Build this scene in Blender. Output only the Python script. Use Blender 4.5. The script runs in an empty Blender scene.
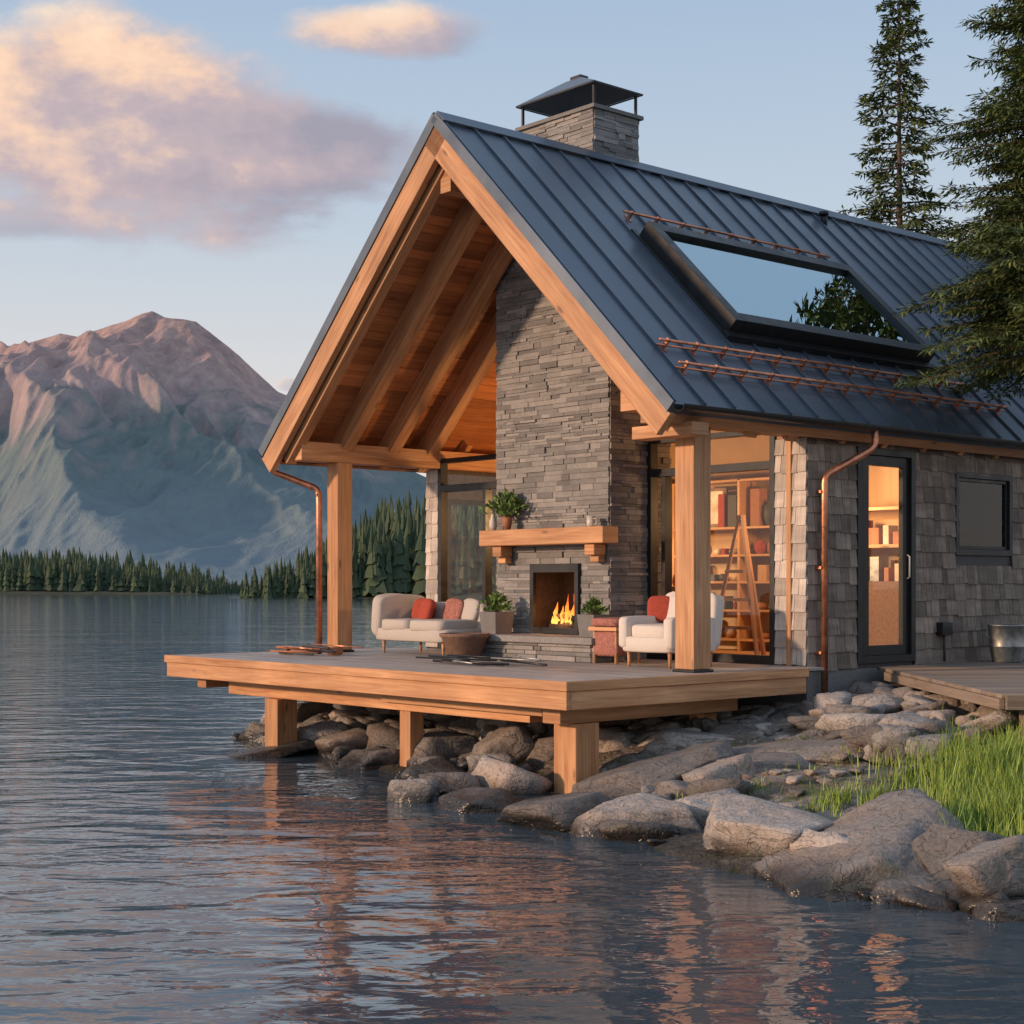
import bpy, math, random
import numpy as np
from mathutils import Vector, Matrix, noise
random.seed(7); rng=np.random.default_rng(7)
R=random.random
def U(a,b): return random.uniform(a,b)
scene=bpy.context.scene
COL=scene.collection
F=1578.0; HC=1.93; HY=585.0
ANG=math.atan2(.661,.75); CA,SA=math.cos(ANG),math.sin(ANG)
OX,OY=.48,13.9
DT=1.074
def L2W(a,b,z=0): return Vector((OX+CA*a-SA*b, OY+SA*a+CA*b, z))
# ------------------------------------------------------------ materials
def nm(name):
    m=bpy.data.materials.new(name); m.use_nodes=True; nt=m.node_tree; nt.nodes.clear()
    o=nt.nodes.new('ShaderNodeOutputMaterial'); b=nt.nodes.new('ShaderNodeBsdfPrincipled')
    nt.links.new(b.outputs[0],o.inputs[0]); return m,nt,b
def nd(nt,t,ins=None,**kw):
    n=nt.nodes.new(t)
    for k,v in kw.items(): setattr(n,k,v)
    if ins:
        for k,v in ins.items():
            if hasattr(v,'is_output') : nt.links.new(v,n.inputs[k])
            else: n.inputs[k].default_value=v
    return n
def ramp(nt,fac,stops,interp='LINEAR'):
    n=nt.nodes.new('ShaderNodeValToRGB'); n.color_ramp.interpolation=interp
    els=n.color_ramp.elements
    while len(els)<len(stops): els.new(.5)
    for e,(p,c) in zip(els,stops):
        e.position=p; e.color=(c[0],c[1],c[2],1) if hasattr(c,'__len__') else (c,c,c,1)
    nt.links.new(fac,n.inputs[0]); return n.outputs[0]
def mth(nt,op,a,b=None,c=None,clamp=False):
    n=nt.nodes.new('ShaderNodeMath'); n.operation=op; n.use_clamp=clamp
    for i,v in enumerate((a,b,c)):
        if v is None: continue
        if hasattr(v,'is_output'): nt.links.new(v,n.inputs[i])
        else: n.inputs[i].default_value=v
    return n.outputs[0]
def mix(nt,fac,a,b,bt='MIX'):
    n=nt.nodes.new('ShaderNodeMixRGB'); n.blend_type=bt
    for i,v in enumerate((fac,a,b)):
        if hasattr(v,'is_output'): nt.links.new(v,n.inputs[i])
        elif hasattr(v,'__len__'): n.inputs[i].default_value=(v[0],v[1],v[2],1)
        else: n.inputs[i].default_value=v if i==0 else (v,v,v,1)
    return n.outputs[0]
def mapping(nt,src,scale=(1,1,1)):
    return nd(nt,'ShaderNodeMapping',{'Vector':src,'Scale':scale}).outputs[0]
def noi(nt,vec,scale,detail=3,rough=.55,dist=0):
    return nd(nt,'ShaderNodeTexNoise',{'Vector':vec,'Scale':scale,'Detail':min(detail,6),'Roughness':rough,'Distortion':dist}).outputs[0]
def bump(nt,b,h,strength=.4,dist=.01):
    n=nd(nt,'ShaderNodeBump',{'Height':h,'Strength':strength,'Distance':dist}); nt.links.new(n.outputs[0],b.inputs['Normal'])
def setp(b,**k):
    for kk,v in k.items(): b.inputs[kk.replace('_',' ')].default_value=v

def wood(name,c1,c2,rough=.55,var=(.8,1.15),gs=(1.3,26,1),knots=True,weather=0,bs=.35):
    m,nt,b=nm(name)
    uv=nd(nt,'ShaderNodeTexCoord').outputs['UV']; obj=nd(nt,'ShaderNodeNewGeometry').outputs['Position']
    g=noi(nt,mapping(nt,uv,gs),1.0,4,.6,.8)
    g2=noi(nt,mapping(nt,uv,(.5,5,1)),1.0,2,.5,1.5)
    gg=mth(nt,'ADD',mth(nt,'MULTIPLY',g,.6),mth(nt,'MULTIPLY',g2,.4))
    col=ramp(nt,gg,[(.32,c1),(.64,c2)])
    rnd=nd(nt,'ShaderNodeAttribute',attribute_name='rnd').outputs['Fac']
    col=mix(nt,1,col,ramp(nt,rnd,[(0,var[0]),(1,var[1])]),'MULTIPLY')
    if knots:
        v=nd(nt,'ShaderNodeTexVoronoi',{'Vector':mapping(nt,uv,(1.6,5,1)),'Scale':1.0,'Randomness':1.0}).outputs['Distance']
        k=ramp(nt,v,[(.05,.3),(.14,1)])
        col=mix(nt,.85,col,k,'MULTIPLY')
    w=noi(nt,obj,1.3,3)
    if weather: col=mix(nt,mth(nt,'MULTIPLY',ramp(nt,w,[(.4,0),(.65,1)]),weather),col,(.22,.2,.19))
    else: col=mix(nt,1,col,ramp(nt,w,[(.3,.86),(.7,1.1)]),'MULTIPLY')
    nt.links.new(col,b.inputs['Base Color']); b.inputs['Roughness'].default_value=rough
    bump(nt,b,g,bs,.006)
    return m
M={}
M['timber']=wood('timber',(.36,.15,.058),(.68,.37,.185))
M['timber_dk']=wood('timber_aged',(.28,.12,.05),(.52,.26,.12),weather=.2)
M['ceil']=wood('ceiling_boards',(.33,.105,.035),(.60,.235,.085),rough=.45,var=(.65,1.25))
M['deck']=wood('deck_boards',(.27,.24,.22),(.47,.43,.395),rough=.6,var=(.72,1.15),weather=.4)
M['walk']=wood('walkway_boards',(.16,.12,.09),(.32,.25,.19),rough=.8,var=(.6,1.2),weather=.5)
M['shing']=wood('cedar_shingle',(.13,.10,.082),(.35,.285,.235),rough=.85,var=(.6,1.25),gs=(45,2.0,1),knots=False,bs=.8)
M['shing_lit']=wood('cedar_shingle_lit',(.36,.32,.29),(.66,.60,.55),rough=.85,var=(.7,1.2),gs=(45,2.0,1),knots=False,bs=.8)  # brighter copy of the siding shingle: sunlight on front piers put into the colour
M['inwood']=wood('interior_wood',(.40,.20,.08),(.62,.36,.17),rough=.5)

def stone(name,cs,bs=.5,scale=14,rough=.85,wet=False):
    m,nt,b=nm(name)
    p=nd(nt,'ShaderNodeNewGeometry').outputs['Position']
    rnd=nd(nt,'ShaderNodeAttribute',attribute_name='rnd').outputs['Fac']
    n1=noi(nt,p,scale,5 if wet else 4,.68); n2=noi(nt,p,scale*.18,3,.6); n3=noi(nt,p,scale*6,1,.6)
    f=mth(nt,'ADD',mth(nt,'MULTIPLY',rnd,.5),mth(nt,'ADD',mth(nt,'MULTIPLY',n1,.3),mth(nt,'MULTIPLY',n2,.35)))
    col=ramp(nt,f,[(.2,cs[0]),(.55,cs[1]),(.85,cs[2])])
    col=mix(nt,.5,col,ramp(nt,n3,[(.35,.6),(.6,1.15)]),'MULTIPLY')
    h=mth(nt,'ADD',mth(nt,'MULTIPLY',n1,1),mth(nt,'MULTIPLY',n3,.25))
    if wet:
        z=nd(nt,'ShaderNodeSeparateXYZ',{0:p}).outputs[2]
        w=mth(nt,'ADD',z,mth(nt,'MULTIPLY',mth(nt,'SUBTRACT',n2,.5),.35))
        wv=ramp(nt,w,[(.05,.15),(.22,1)])
        br=noi(nt,p,1.1,2,.6); col=mix(nt,ramp(nt,br,[(.45,0),(.62,.5)]),col,mix(nt,1,col,(1.15,.88,.70),'MULTIPLY'))
        wn=noi(nt,mapping(nt,p,(1,1,2.5)),2.2,3,.6,1.2)
        ck=ramp(nt,mth(nt,'ABSOLUTE',mth(nt,'SUBTRACT',wn,.5)),[(.0,.45),(.012,1)]); col=mix(nt,.6,col,ck,'MULTIPLY')
        h=mth(nt,'ADD',h,mth(nt,'MULTIPLY',ck,.35))
        col=mix(nt,1,col,wv,'MULTIPLY')
        l=noi(nt,p,3.2,4,.7); col=mix(nt,ramp(nt,l,[(.6,0),(.68,.35)]),col,(.10,.10,.055))
        nt.links.new(ramp(nt,w,[(.04,.22),(.2,.9)]),b.inputs['Roughness'])
    else: b.inputs['Roughness'].default_value=rough
    nt.links.new(col,b.inputs['Base Color'])
    bump(nt,b,h,bs,.03)
    return m
M['ledge']=stone('ledgestone',[(.13,.128,.13),(.235,.23,.228),(.36,.345,.335)],.6,18)
M['hearth']=stone('hearth_stone',[(.16,.155,.15),(.25,.24,.235),(.36,.35,.34)],.4,10)
M['rock']=stone('granite',[(.10,.092,.088),(.22,.202,.19),(.40,.37,.345)],1.,6,wet=True)
M['conc']=stone('concrete',[(.12,.118,.115),(.2,.195,.19),(.27,.26,.25)],.2,12)

def plain(name,c,rough=.6,metal=0,var=.25,scale=8,bs=.15,**kw):
    m,nt,b=nm(name)
    p=nd(nt,'ShaderNodeTexCoord').outputs['Object']
    n=noi(nt,p,scale,3,.6)
    col=mix(nt,1,c,ramp(nt,n,[(.3,1-var),(.7,1+var)]),'MULTIPLY')
    nt.links.new(col,b.inputs['Base Color'])
    nt.links.new(ramp(nt,n,[(.3,max(rough-.1,.03)),(.7,min(rough+.1,1))]),b.inputs['Roughness'])
    b.inputs['Metallic'].default_value=metal
    if bs: bump(nt,b,noi(nt,p,scale*5,2),bs,.004)
    return m
M['roof']=plain('roof_metal',(.115,.145,.188),.38,.5,.18,1.2,.02)
M['black']=plain('black_metal',(.022,.024,.027),.4,.3,.2,5,.03)
M['copper']=plain('copper',(.62,.27,.16),.35,.85,.3,9,.05)
M['steel']=plain('galvanised',(.36,.36,.35),.45,.7,.3,14,.08)
M['fabric']=plain('grey_fabric',(.50,.46,.42),.95,0,.08,60,.4)
M['white']=plain('white_fabric',(.66,.61,.56),.95,0,.06,60,.4)
M['red']=plain('red_fabric',(.36,.06,.035),.95,0,.2,40,.4)
M['pink']=plain('rose_fabric',(.36,.15,.12),.95,0,.4,40,.4)
M['wicker']=plain('brown_clay',(.20,.12,.085),.8,0,.3,30,.5)
M['pot']=plain('planter_grey',(.17,.17,.168),.8,0,.15,12,.3)
M['ceram']=plain('ceramic',(.55,.52,.48),.4,0,.1,12,.05)
M['terra']=plain('terracotta',(.36,.15,.08),.7,0,.15,12,.2)
M['char']=plain('charred_log',(.05,.035,.028),.9,0,.4,20,.6)
M['dark']=plain('dark_items',(.06,.055,.06),.6,0,.5,20,.1)
M['cream']=plain('cream_items',(.55,.46,.36),.7,0,.3,6,.1)
M['bark']=plain('bark',(.10,.07,.05),.95,0,.4,12,.8)
M['plaster']=plain('interior_plaster',(.46,.30,.16),.8,0,.08,3,.1)

def foliage(name,c0,c1):
    m,nt,b=nm(name)
    rnd=nd(nt,'ShaderNodeAttribute',attribute_name='rnd').outputs['Fac']
    p=nd(nt,'ShaderNodeNewGeometry').outputs['Position']
    f=mth(nt,'ADD',mth(nt,'MULTIPLY',rnd,.7),mth(nt,'MULTIPLY',noi(nt,p,1.5,1),.4))
    col=ramp(nt,f,[(.15,c0),(.9,c1)])
    nt.links.new(col,b.inputs['Base Color']); b.inputs['Roughness'].default_value=.75; b.inputs['Specular IOR Level'].default_value=.25
    return m
M['needle']=foliage('spruce_needles',(.028,.054,.018),(.16,.21,.07))
M['leaf']=foliage('leaves',(.05,.10,.02),(.18,.29,.08))
M['grass']=foliage('grass_blades',(.10,.17,.025),(.36,.48,.11))
M['fforest']=foliage('far_needles',(.030,.052,.034),(.08,.115,.06))

def glassm(name,tint,refl,fm=1.,gc=(.95,.97,1)):
    m,nt,b=nm(name); nt.nodes.remove(b)
    o=[n for n in nt.nodes if n.type=='OUTPUT_MATERIAL'][0]
    t=nd(nt,'ShaderNodeBsdfTransparent',{'Color':(*tint,1)}); g=nd(nt,'ShaderNodeBsdfGlossy',{'Color':(*gc,1),'Roughness':.0})
    fc=nd(nt,'ShaderNodeLayerWeight').outputs['Facing']
    f=mth(nt,'ADD',mth(nt,'MULTIPLY',mth(nt,'POWER',fc,5.0),fm),refl,clamp=True)
    ms=nd(nt,'ShaderNodeMixShader',{0:f,1:t.outputs[0],2:g.outputs[0]}); nt.links.new(ms.outputs[0],o.inputs[0]); return m
M['glass']=glassm('window_glass',(.93,.95,.94),.05,.8)
M['skyglass']=glassm('skylight_glass',(.3,.4,.42),.72,.3,(.66,.82,.88))
def emis(name,stops,strength):
    m,nt,b=nm(name); nt.nodes.remove(b)
    o=[n for n in nt.nodes if n.type=='OUTPUT_MATERIAL'][0]
    p=nd(nt,'ShaderNodeNewGeometry').outputs['Position']; z=nd(nt,'ShaderNodeSeparateXYZ',{0:p}).outputs[2]
    f=nd(nt,'ShaderNodeMapRange',{0:z,1:stops[0],2:stops[1],3:0.,4:1.}).outputs[0]
    f=mth(nt,'ADD',f,mth(nt,'MULTIPLY',mth(nt,'SUBTRACT',noi(nt,p,20,2),.5),.6))
    c=ramp(nt,f,[(0,(1,.50,.10)),(.5,(1,.24,.03)),(1,(.7,.08,.01))])
    e=nd(nt,'ShaderNodeEmission',{'Color':c,'Strength':strength}); nt.links.new(e.outputs[0],o.inputs[0]); return m
M['flame']=emis('flame',(1.45,1.8),2.2)
def bulb():
    m,nt,b=nm('lamp_bulb'); setp(b,Base_Color=(1,.8,.5,1)); b.inputs['Emission Color'].default_value=(1,.7,.35,1); b.inputs['Emission Strength'].default_value=3; return m
M['bulb']=bulb()

# ------------------------------------------------------------ mesh builder
class MB:
    def __init__(s): s.v=[];s.f=[];s.m=[];s.uv=[];s.r=[];s.sm=[];s.mats=[]
    def mi(s,k):
        if k not in s.mats: s.mats.append(k)
        return s.mats.index(k)
    def add(s,vs,fs,mat,uvs=None,r=None,smooth=False):
        o=len(s.v); r=R() if r is None else r
        s.v.extend([tuple(v) for v in vs]); s.r.extend([r]*len(vs)); k=s.mi(mat)
        for i,f in enumerate(fs):
            s.f.append([o+j for j in f]); s.m.append(k); s.sm.append(smooth)
            if uvs is not None: s.uv.extend(uvs[i])
            else: s.uv.extend([(vs[j][0]+vs[j][1],vs[j][2]) for j in f])
    def obox(s,c,X,Y,Z,mat,r=None,L=None):
        c=Vector(c);ax=[Vector(X),Vector(Y),Vector(Z)]
        if ax[0].cross(ax[1]).dot(ax[2])<0: ax[0]=-ax[0]
        sg=[(-1,-1,-1),(1,-1,-1),(1,1,-1),(-1,1,-1),(-1,-1,1),(1,-1,1),(1,1,1),(-1,1,1)]
        vs=[c+ax[0]*a+ax[1]*b+ax[2]*d for a,b,d in sg]
        ln=[a.length for a in ax]; ou,ov=U(0,50),U(0,50)
        if L is None: L=ln.index(max(ln))
        fs=[(0,3,2,1),(4,5,6,7),(0,1,5,4),(2,3,7,6),(1,2,6,5),(3,0,4,7)]
        fa=[(0,1),(0,1),(0,2),(0,2),(1,2),(1,2)]
        uvs=[]
        for f,(i,j) in zip(fs,fa):
            if i==L: a,b=i,j
            elif j==L: a,b=j,i
            else: a,b=i,j
            off=.37*(fa.index((i,j)))
            sc=1.0 if L in(i,j) else .25
            uvs.append([(ou+sg[k][a]*ln[a]*sc, ov+off+sg[k][b]*ln[b]) for k in f])
        s.add(vs,fs,mat,uvs,r)
    def box(s,x0,x1,y0,y1,z0,z1,mat,r=None):
        s.obox(((x0+x1)/2,(y0+y1)/2,(z0+z1)/2),((x1-x0)/2,0,0),(0,(y1-y0)/2,0),(0,0,(z1-z0)/2),mat,r)
    def beam(s,p0,p1,w,h,mat,up=(0,0,1),r=None):
        p0=Vector(p0);p1=Vector(p1);d=(p1-p0);n=d.normalized();sd=n.cross(Vector(up))
        if sd.length<1e-4: sd=n.cross(Vector((0,1,0)))
        sd.normalize();u=sd.cross(n)
        s.obox((p0+p1)/2,d/2,sd*w/2,u*h/2,mat,r)
    def poly(s,pts,mat,r=None):
        s.add(pts,[tuple(range(len(pts)))],mat,None,r)
    def tube(s,pts,rad,mat,seg=10,r=None):
        pts=[Vector(p) for p in pts]; rr=rad if hasattr(rad,'__len__') else [rad]*len(pts)
        vs=[];prev=None
        for i,p in enumerate(pts):
            t=(pts[min(i+1,len(pts)-1)]-pts[max(i-1,0)]).normalized()
            if prev is None:
                a=t.orthogonal().normalized()
            else:
                a=(prev-t*prev.dot(t)).normalized()
            prev=a;b=t.cross(a)
            for k in range(seg):
                th=2*math.pi*k/seg; vs.append(p+(a*math.cos(th)+b*math.sin(th))*rr[i])
        fs=[]
        for i in range(len(pts)-1):
            for k in range(seg): fs.append((i*seg+k,i*seg+(k+1)%seg,(i+1)*seg+(k+1)%seg,(i+1)*seg+k))
        fs.append(tuple(range(seg))[::-1]); fs.append(tuple((len(pts)-1)*seg+k for k in range(seg)))
        s.add(vs,fs,mat,None,r,True)
    def lathe(s,prof,c,mat,seg=20,r=None,sq=False):
        vs=[];c=Vector(c)
        for (ra,z) in prof:
            for k in range(seg):
                th=2*math.pi*k/seg; vs.append(c+Vector((ra*math.cos(th),ra*math.sin(th),z)))
        fs=[]
        for i in range(len(prof)-1):
            for k in range(seg): fs.append((i*seg+k,i*seg+(k+1)%seg,(i+1)*seg+(k+1)%seg,(i+1)*seg+k))
        fs.append(tuple(range(seg))[::-1]); fs.append(tuple((len(prof)-1)*seg+k for k in range(seg)))
        s.add(vs,fs,mat,None,r,True)
    def sq(s,c,hx,hy,hz,mat,e=.35,rot=None,nu=20,nv=12):
        def sp(w,e): return math.copysign(abs(w)**e,w)
        vs=[];c=Vector(c);rot=rot or Matrix.Identity(3)
        for i in range(nv+1):
            ph=-math.pi/2+math.pi*i/nv
            for k in range(nu):
                th=2*math.pi*k/nu
                p=Vector((hx*sp(math.cos(ph),e)*sp(math.cos(th),e),hy*sp(math.cos(ph),e)*sp(math.sin(th),e),hz*sp(math.sin(ph),e)))
                p*=1+.05*noise.noise(p*7+c)
                vs.append(c+rot@p)
        fs=[(i*nu+k,i*nu+(k+1)%nu,(i+1)*nu+(k+1)%nu,(i+1)*nu+k) for i in range(nv) for k in range(nu)]
        s.add(vs,fs,mat,None,None,True)
    def build(s,name,parent=None,bev=0,seg=2,house=False,rnds=None):
        me=bpy.data.meshes.new(name); me.from_pydata(s.v,[],s.f)
        for k in s.mats: me.materials.append(M[k])
        me.polygons.foreach_set('material_index',s.m); me.polygons.foreach_set('use_smooth',s.sm)
        uvl=me.uv_layers.new(name='UVMap'); uvl.data.foreach_set('uv',np.array(s.uv,dtype=np.float32).ravel())
        at=me.attributes.new('rnd','FLOAT','POINT'); at.data.foreach_set('value',np.array(s.r if rnds is None else rnds,dtype=np.float32))
        me.update()
        o=bpy.data.objects.new(name,me); COL.objects.link(o)
        if parent: o.parent=parent
        elif house: o.location=(OX,OY,0); o.rotation_euler=(0,0,ANG)
        if bev:
            b=o.modifiers.new('bev','BEVEL'); b.width=bev; b.segments=seg; b.limit_method='ANGLE'; b.angle_limit=math.radians(40)
        return o
def empty(name,house=True):
    o=bpy.data.objects.new(name,None); COL.objects.link(o); o.empty_display_size=.2
    if house: o.location=(OX,OY,0); o.rotation_euler=(0,0,ANG)
    return o

# ------------------------------------------------------------ cabin
cabin=empty('lake_cabin')
EZ=3.65; RZ=7.09; HB=3.5; TH=math.atan2(RZ-EZ,HB); c_,s_=math.cos(TH),math.sin(TH); SL=math.hypot(HB,RZ-EZ)
AF=1.34; AB=14.0; AW=3.75; BW=.3
def RP(a,s,h,side=0):
    b=s*c_-h*s_; z=EZ+s*s_+h*c_
    return Vector((a,b if side==0 else 7-b,z))
def rslab(mb,a0,a1,s0,s1,h0,h1,mat,side=0,r=None):
    c=RP((a0+a1)/2,(s0+s1)/2,(h0+h1)/2,side)
    X=Vector(((a1-a0)/2,0,0)); Y=(RP(0,1,0,side)-RP(0,0,0,side))*(s1-s0)/2; Z=(RP(0,0,1,side)-RP(0,0,0,side))*(h1-h0)/2
    mb.obox(c,X,Y,Z,mat,r)
def ceilz(b): return EZ+(s_/c_)*min(b,7-b)-.16/c_
roof=MB()
for sd in (0,1):
    rslab(roof,AF-.03,AB,-.04,SL+.01,0,.022,'roof',sd,.5)
    a=AF-.005
    while a<AB:
        rslab(roof,a,a+.018,-.04,SL,.022,.050,'roof',sd,.5); a+=.43
    rslab(roof,AF-.045,AF-.03,-.06,SL+.01,-.07,.05,'roof',sd,.4)   # rake trim
    rslab(roof,AF-.03,AB,-.06,-.04,-.09,.022,'roof',sd,.4)     # eave drip
    rslab(roof,AF-.03,AB,SL-.16,SL+.02,.052,.066,'roof',sd,.4)
roof.build('roof_metal',cabin)
rw=MB()
for sd in (0,1):
    rslab(rw,AF+.06,AB,.0,SL-.03,-.10,-.001,'timber_dk',sd)
    s=.03
    while s<SL-.16:
        rslab(rw,AF+.06,AW+3,s,s+.118,-.16,-.101,'ceil',sd)
        rslab(rw,AW+3.003,AB,s,s+.118,-.16,-.101,'ceil',sd); s+=.122
rw.build('ceiling',cabin)
tm=MB()
for sd in (0,1):
    rslab(tm,AF-.028,AF+.058,-.10,SL-.01,-.33,-.072,'timber',sd)
    rslab(tm,AF+.09,AF+.23,.12,SL-.2,-.40,-.161,'timber',sd)
    for a in (2.12,2.86,3.5):
        rslab(tm,a,a+.17,.12,SL-.2,-.42,-.161,'timber',sd)
    a=4.2
    while a<13.5:
        rslab(tm,a,a+.09,-.0,.55,-.30,-.161,'timber',sd); a+=.75
    rslab(tm,AF+.06,AB,-.045,.0,-.22,-.095,'timber_dk',sd)
tm.box(AF+.12,8.6,3.41,3.59,6.28,6.62,'timber')
tm.box(1.45,AB-.2,.22,.5,3.49,3.73,'timber_dk'); tm.box(1.5,AB-.2,6.40,6.68,3.49,3.73,'timber')
tm.box(1.62,1.86,-.02,.78,3.36,3.487,'timber') 
tm.box(1.42,1.72,.52,.74,3.62,3.82,'timber')
for (a,b,w) in ((2.05,.36,.125),(2.15,6.50,.115)):
    tm.box(a-w,a+w,b-w,b+w,DT+.03,3.488,'timber')
    tm.box(a-w-.02,a+w+.02,b-w-.02,b+w+.02,DT,DT+.028,'black')
tm.build('timber_frame',cabin,.008)
# chimney ------------------------------------------------
ch=MB()
def ledge(mb,o,ud,nd_,w,z0,z1,lim=None,back=.12):
    o=Vector(o);ud=Vector(ud);n=Vector(nd_);z=z0
    while z<z1-.01:
        h=random.choice((.03,.035,.045,.05,.06,.07)); h=min(h,z1-z); lo,hi=0,w
        if lim: lo,hi=lim(z+h)
        u=lo
        while u<hi-.005:
            l=min(U(.10,.42),hi-u); 
            if hi-(u+l)<.06: l=hi-u
            pr=U(.0,.028)
            mb.obox(o+ud*(u+l/2)+Vector((0,0,z+h/2))+n*((pr-back)/2),ud*(l/2-.0015),n*((pr+back)/2),Vector((0,0,h/2-.0015)),'ledge')
            u+=l
        z+=h
CB0,CB1,CF=2.59,4.54,3.12
def limf(z):
    need=(z+.12-EZ)/(s_/c_)
    lo=max(CB0,need); hi=min(CB1,7-need)
    return (lo-CB0,hi-CB0) if hi>lo else (0,0)
FB0,FB1,FZ0,FZ1=3.06,3.89,1.36,2.18
ledge(ch,(CF,CB0,0),(0,1,0),(-1,0,0),CB1-CB0,DT,FZ0)
ledge(ch,(CF,CB0,0),(0,1,0),(-1,0,0),FB0-CB0,FZ0,FZ1)
ledge(ch,(CF,FB1,0),(0,1,0),(-1,0,0),CB1-FB1,FZ0,FZ1)
ledge(ch,(CF,CB0,0),(0,1,0),(-1,0,0),CB1-CB0,FZ1,6.85,limf)
ledge(ch,(CF,CB0,0),(1,0,0),(0,-1,0),1.0,DT,EZ+CB0*s_/c_-.12)
ledge(ch,(CF,CB1,0),(1,0,0),(0,1,0),1.0,DT,EZ+(7-CB1)*s_/c_-.12)
for (b0,b1,z0,z1) in ((CB0+.03,FB0-.02,DT,5.7),(FB1+.02,CB1-.03,DT,5.7),(FB0-.02,FB1+.02,FZ1+.02,6.4),(FB0-.02,FB1+.02,DT,FZ0-.02)):
    ch.box(CF+.05,CF+.95,b0,b1,z0,z1,'dark')
S0,S1,SB0,SB1=3.72,4.48,3.46,4.78; SZ=7.66
ledge(ch,(S0,SB0,0),(0,1,0),(-1,0,0),SB1-SB0,5.9,SZ)
ledge(ch,(S0,SB0,0),(1,0,0),(0,-1,0),S1-S0,5.9,SZ)
ledge(ch,(S0,SB1,0),(1,0,0),(0,1,0),S1-S0,5.9,SZ)
ledge(ch,(S1,SB0,0),(0,1,0),(1,0,0),SB1-SB0,5.9,SZ)
ch.box(S0+.05,S1-.05,SB0+.05,SB1-.05,5.9,SZ-.002,'dark')
ch.box(S0-.05,S1+.05,SB0-.05,SB1+.05,SZ,SZ+.045,'conc')
ch.build('stone_chimney',cabin)
cap=MB()
for a in (S0+.02,S1-.02):
    for b in (SB0+.02,SB1-.02): cap.box(a-.014,a+.014,b-.014,b+.014,SZ+.045,SZ+.30,'black')
z=SZ+.30; q=.045
p=[(S0-q,SB0-q),(S1+q,SB0-q),(S1+q,SB1+q),(S0-q,SB1+q)]
vs=[(x,y,z) for x,y in p]+[(x,y,z+.02) for x,y in p]
cap.add(vs,[(0,1,5,4),(1,2,6,5),(2,3,7,6),(3,0,4,7)],'black')
p2=[(4.0,3.98),(4.2,3.98),(4.2,4.25),(4.0,4.25)]
vs=[(x,y,z+.021) for x,y in p]+[(x,y,z+.26) for x,y in p2]
cap.add(vs,[(0,1,5,4),(1,2,6,5),(2,3,7,6),(3,0,4,7),(4,5,6,7)],'roof')
cap.box(4.03,4.17,4.02,4.2,z+.26,z+.31,'black')
cap.build('chimney_cap',cabin)
he=MB()
he.box(2.6,CF-.035,2.35,4.57,DT+.002,DT+.19,'dark')
ledge(he,(2.55,2.3,0),(0,1,0),(-1,0,0),2.32,DT+.002,DT+.20,back=.04)
ledge(he,(2.55,2.3,0),(1,0,0),(0,-1,0),.5,DT+.002,DT+.20,back=.04)
he.box(2.48,CF-.035,2.23,4.69,DT+.20,DT+.275,'hearth')
he.build('hearth',cabin,.006)
mn=MB()
mn.box(2.84,CF-.03,2.42,4.56,2.40,2.59,'timber')
for b in (2.62,4.22): 
    mn.box(2.90,CF-.03,b,b+.16,2.27,2.398,'timber'); mn.box(2.98,CF-.03,b+.01,b+.15,2.19,2.268,'timber')
mn.build('mantel',cabin,.012)
fb=MB()
fb.box(CF-.05,CF+.0,FB0-.0,FB0+.06,FZ0,FZ1,'black');fb.box(CF-.05,CF,FB1-.06,FB1,FZ0,FZ1,'black')
fb.box(CF-.05,CF,FB0+.06,FB1-.06,FZ1-.10,FZ1,'black');fb.box(CF-.05,CF,FB0+.06,FB1-.06,FZ0,FZ0+.07,'black')
fb.box(CF,CF+.5,FB0-.01,FB0+.02,FZ0,FZ1,'char');fb.box(CF,CF+.5,FB1-.02,FB1+.01,FZ0,FZ1,'char')
fb.box(CF+.48,CF+.52,FB0+.02,FB1-.02,FZ0,FZ1,'char');fb.box(CF,CF+.48,FB0+.02,FB1-.02,FZ1-.02,FZ1+.01,'char');fb.box(CF,CF+.48,FB0+.02,FB1-.02,FZ0-.01,FZ0+.02,'char')
for (p0,p1,rr) in (((CF+.15,3.2,1.45),(CF+.18,3.75,1.44),.045),((CF+.28,3.22,1.46),(CF+.25,3.72,1.45),.05),((CF+.12,3.3,1.53),(CF+.32,3.66,1.54),.04),((CF+.3,3.3,1.53),(CF+.12,3.6,1.56),.035)):
    fb.tube([p0,p1],rr,'char',9)
for i in range(22):
    b=random.gauss(3.47,.12);a=CF+U(.10,.34);h=U(.14,.42)*max(.25,(1-abs(b-3.47)*2.6));w=U(.012,.03)
    sw=U(-.04,.04)
    pts=[(a,b,1.47),(a,b+sw*.3,1.47+h*.25),(a,b-sw*.3,1.47+h*.5),(a,b+sw*.6,1.47+h*.75),(a,b+sw,1.47+h)]
    fb.tube(pts,[w*.6,w,w*.8,w*.4,.001],'flame',8)
fb.build('firebox',cabin)
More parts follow.
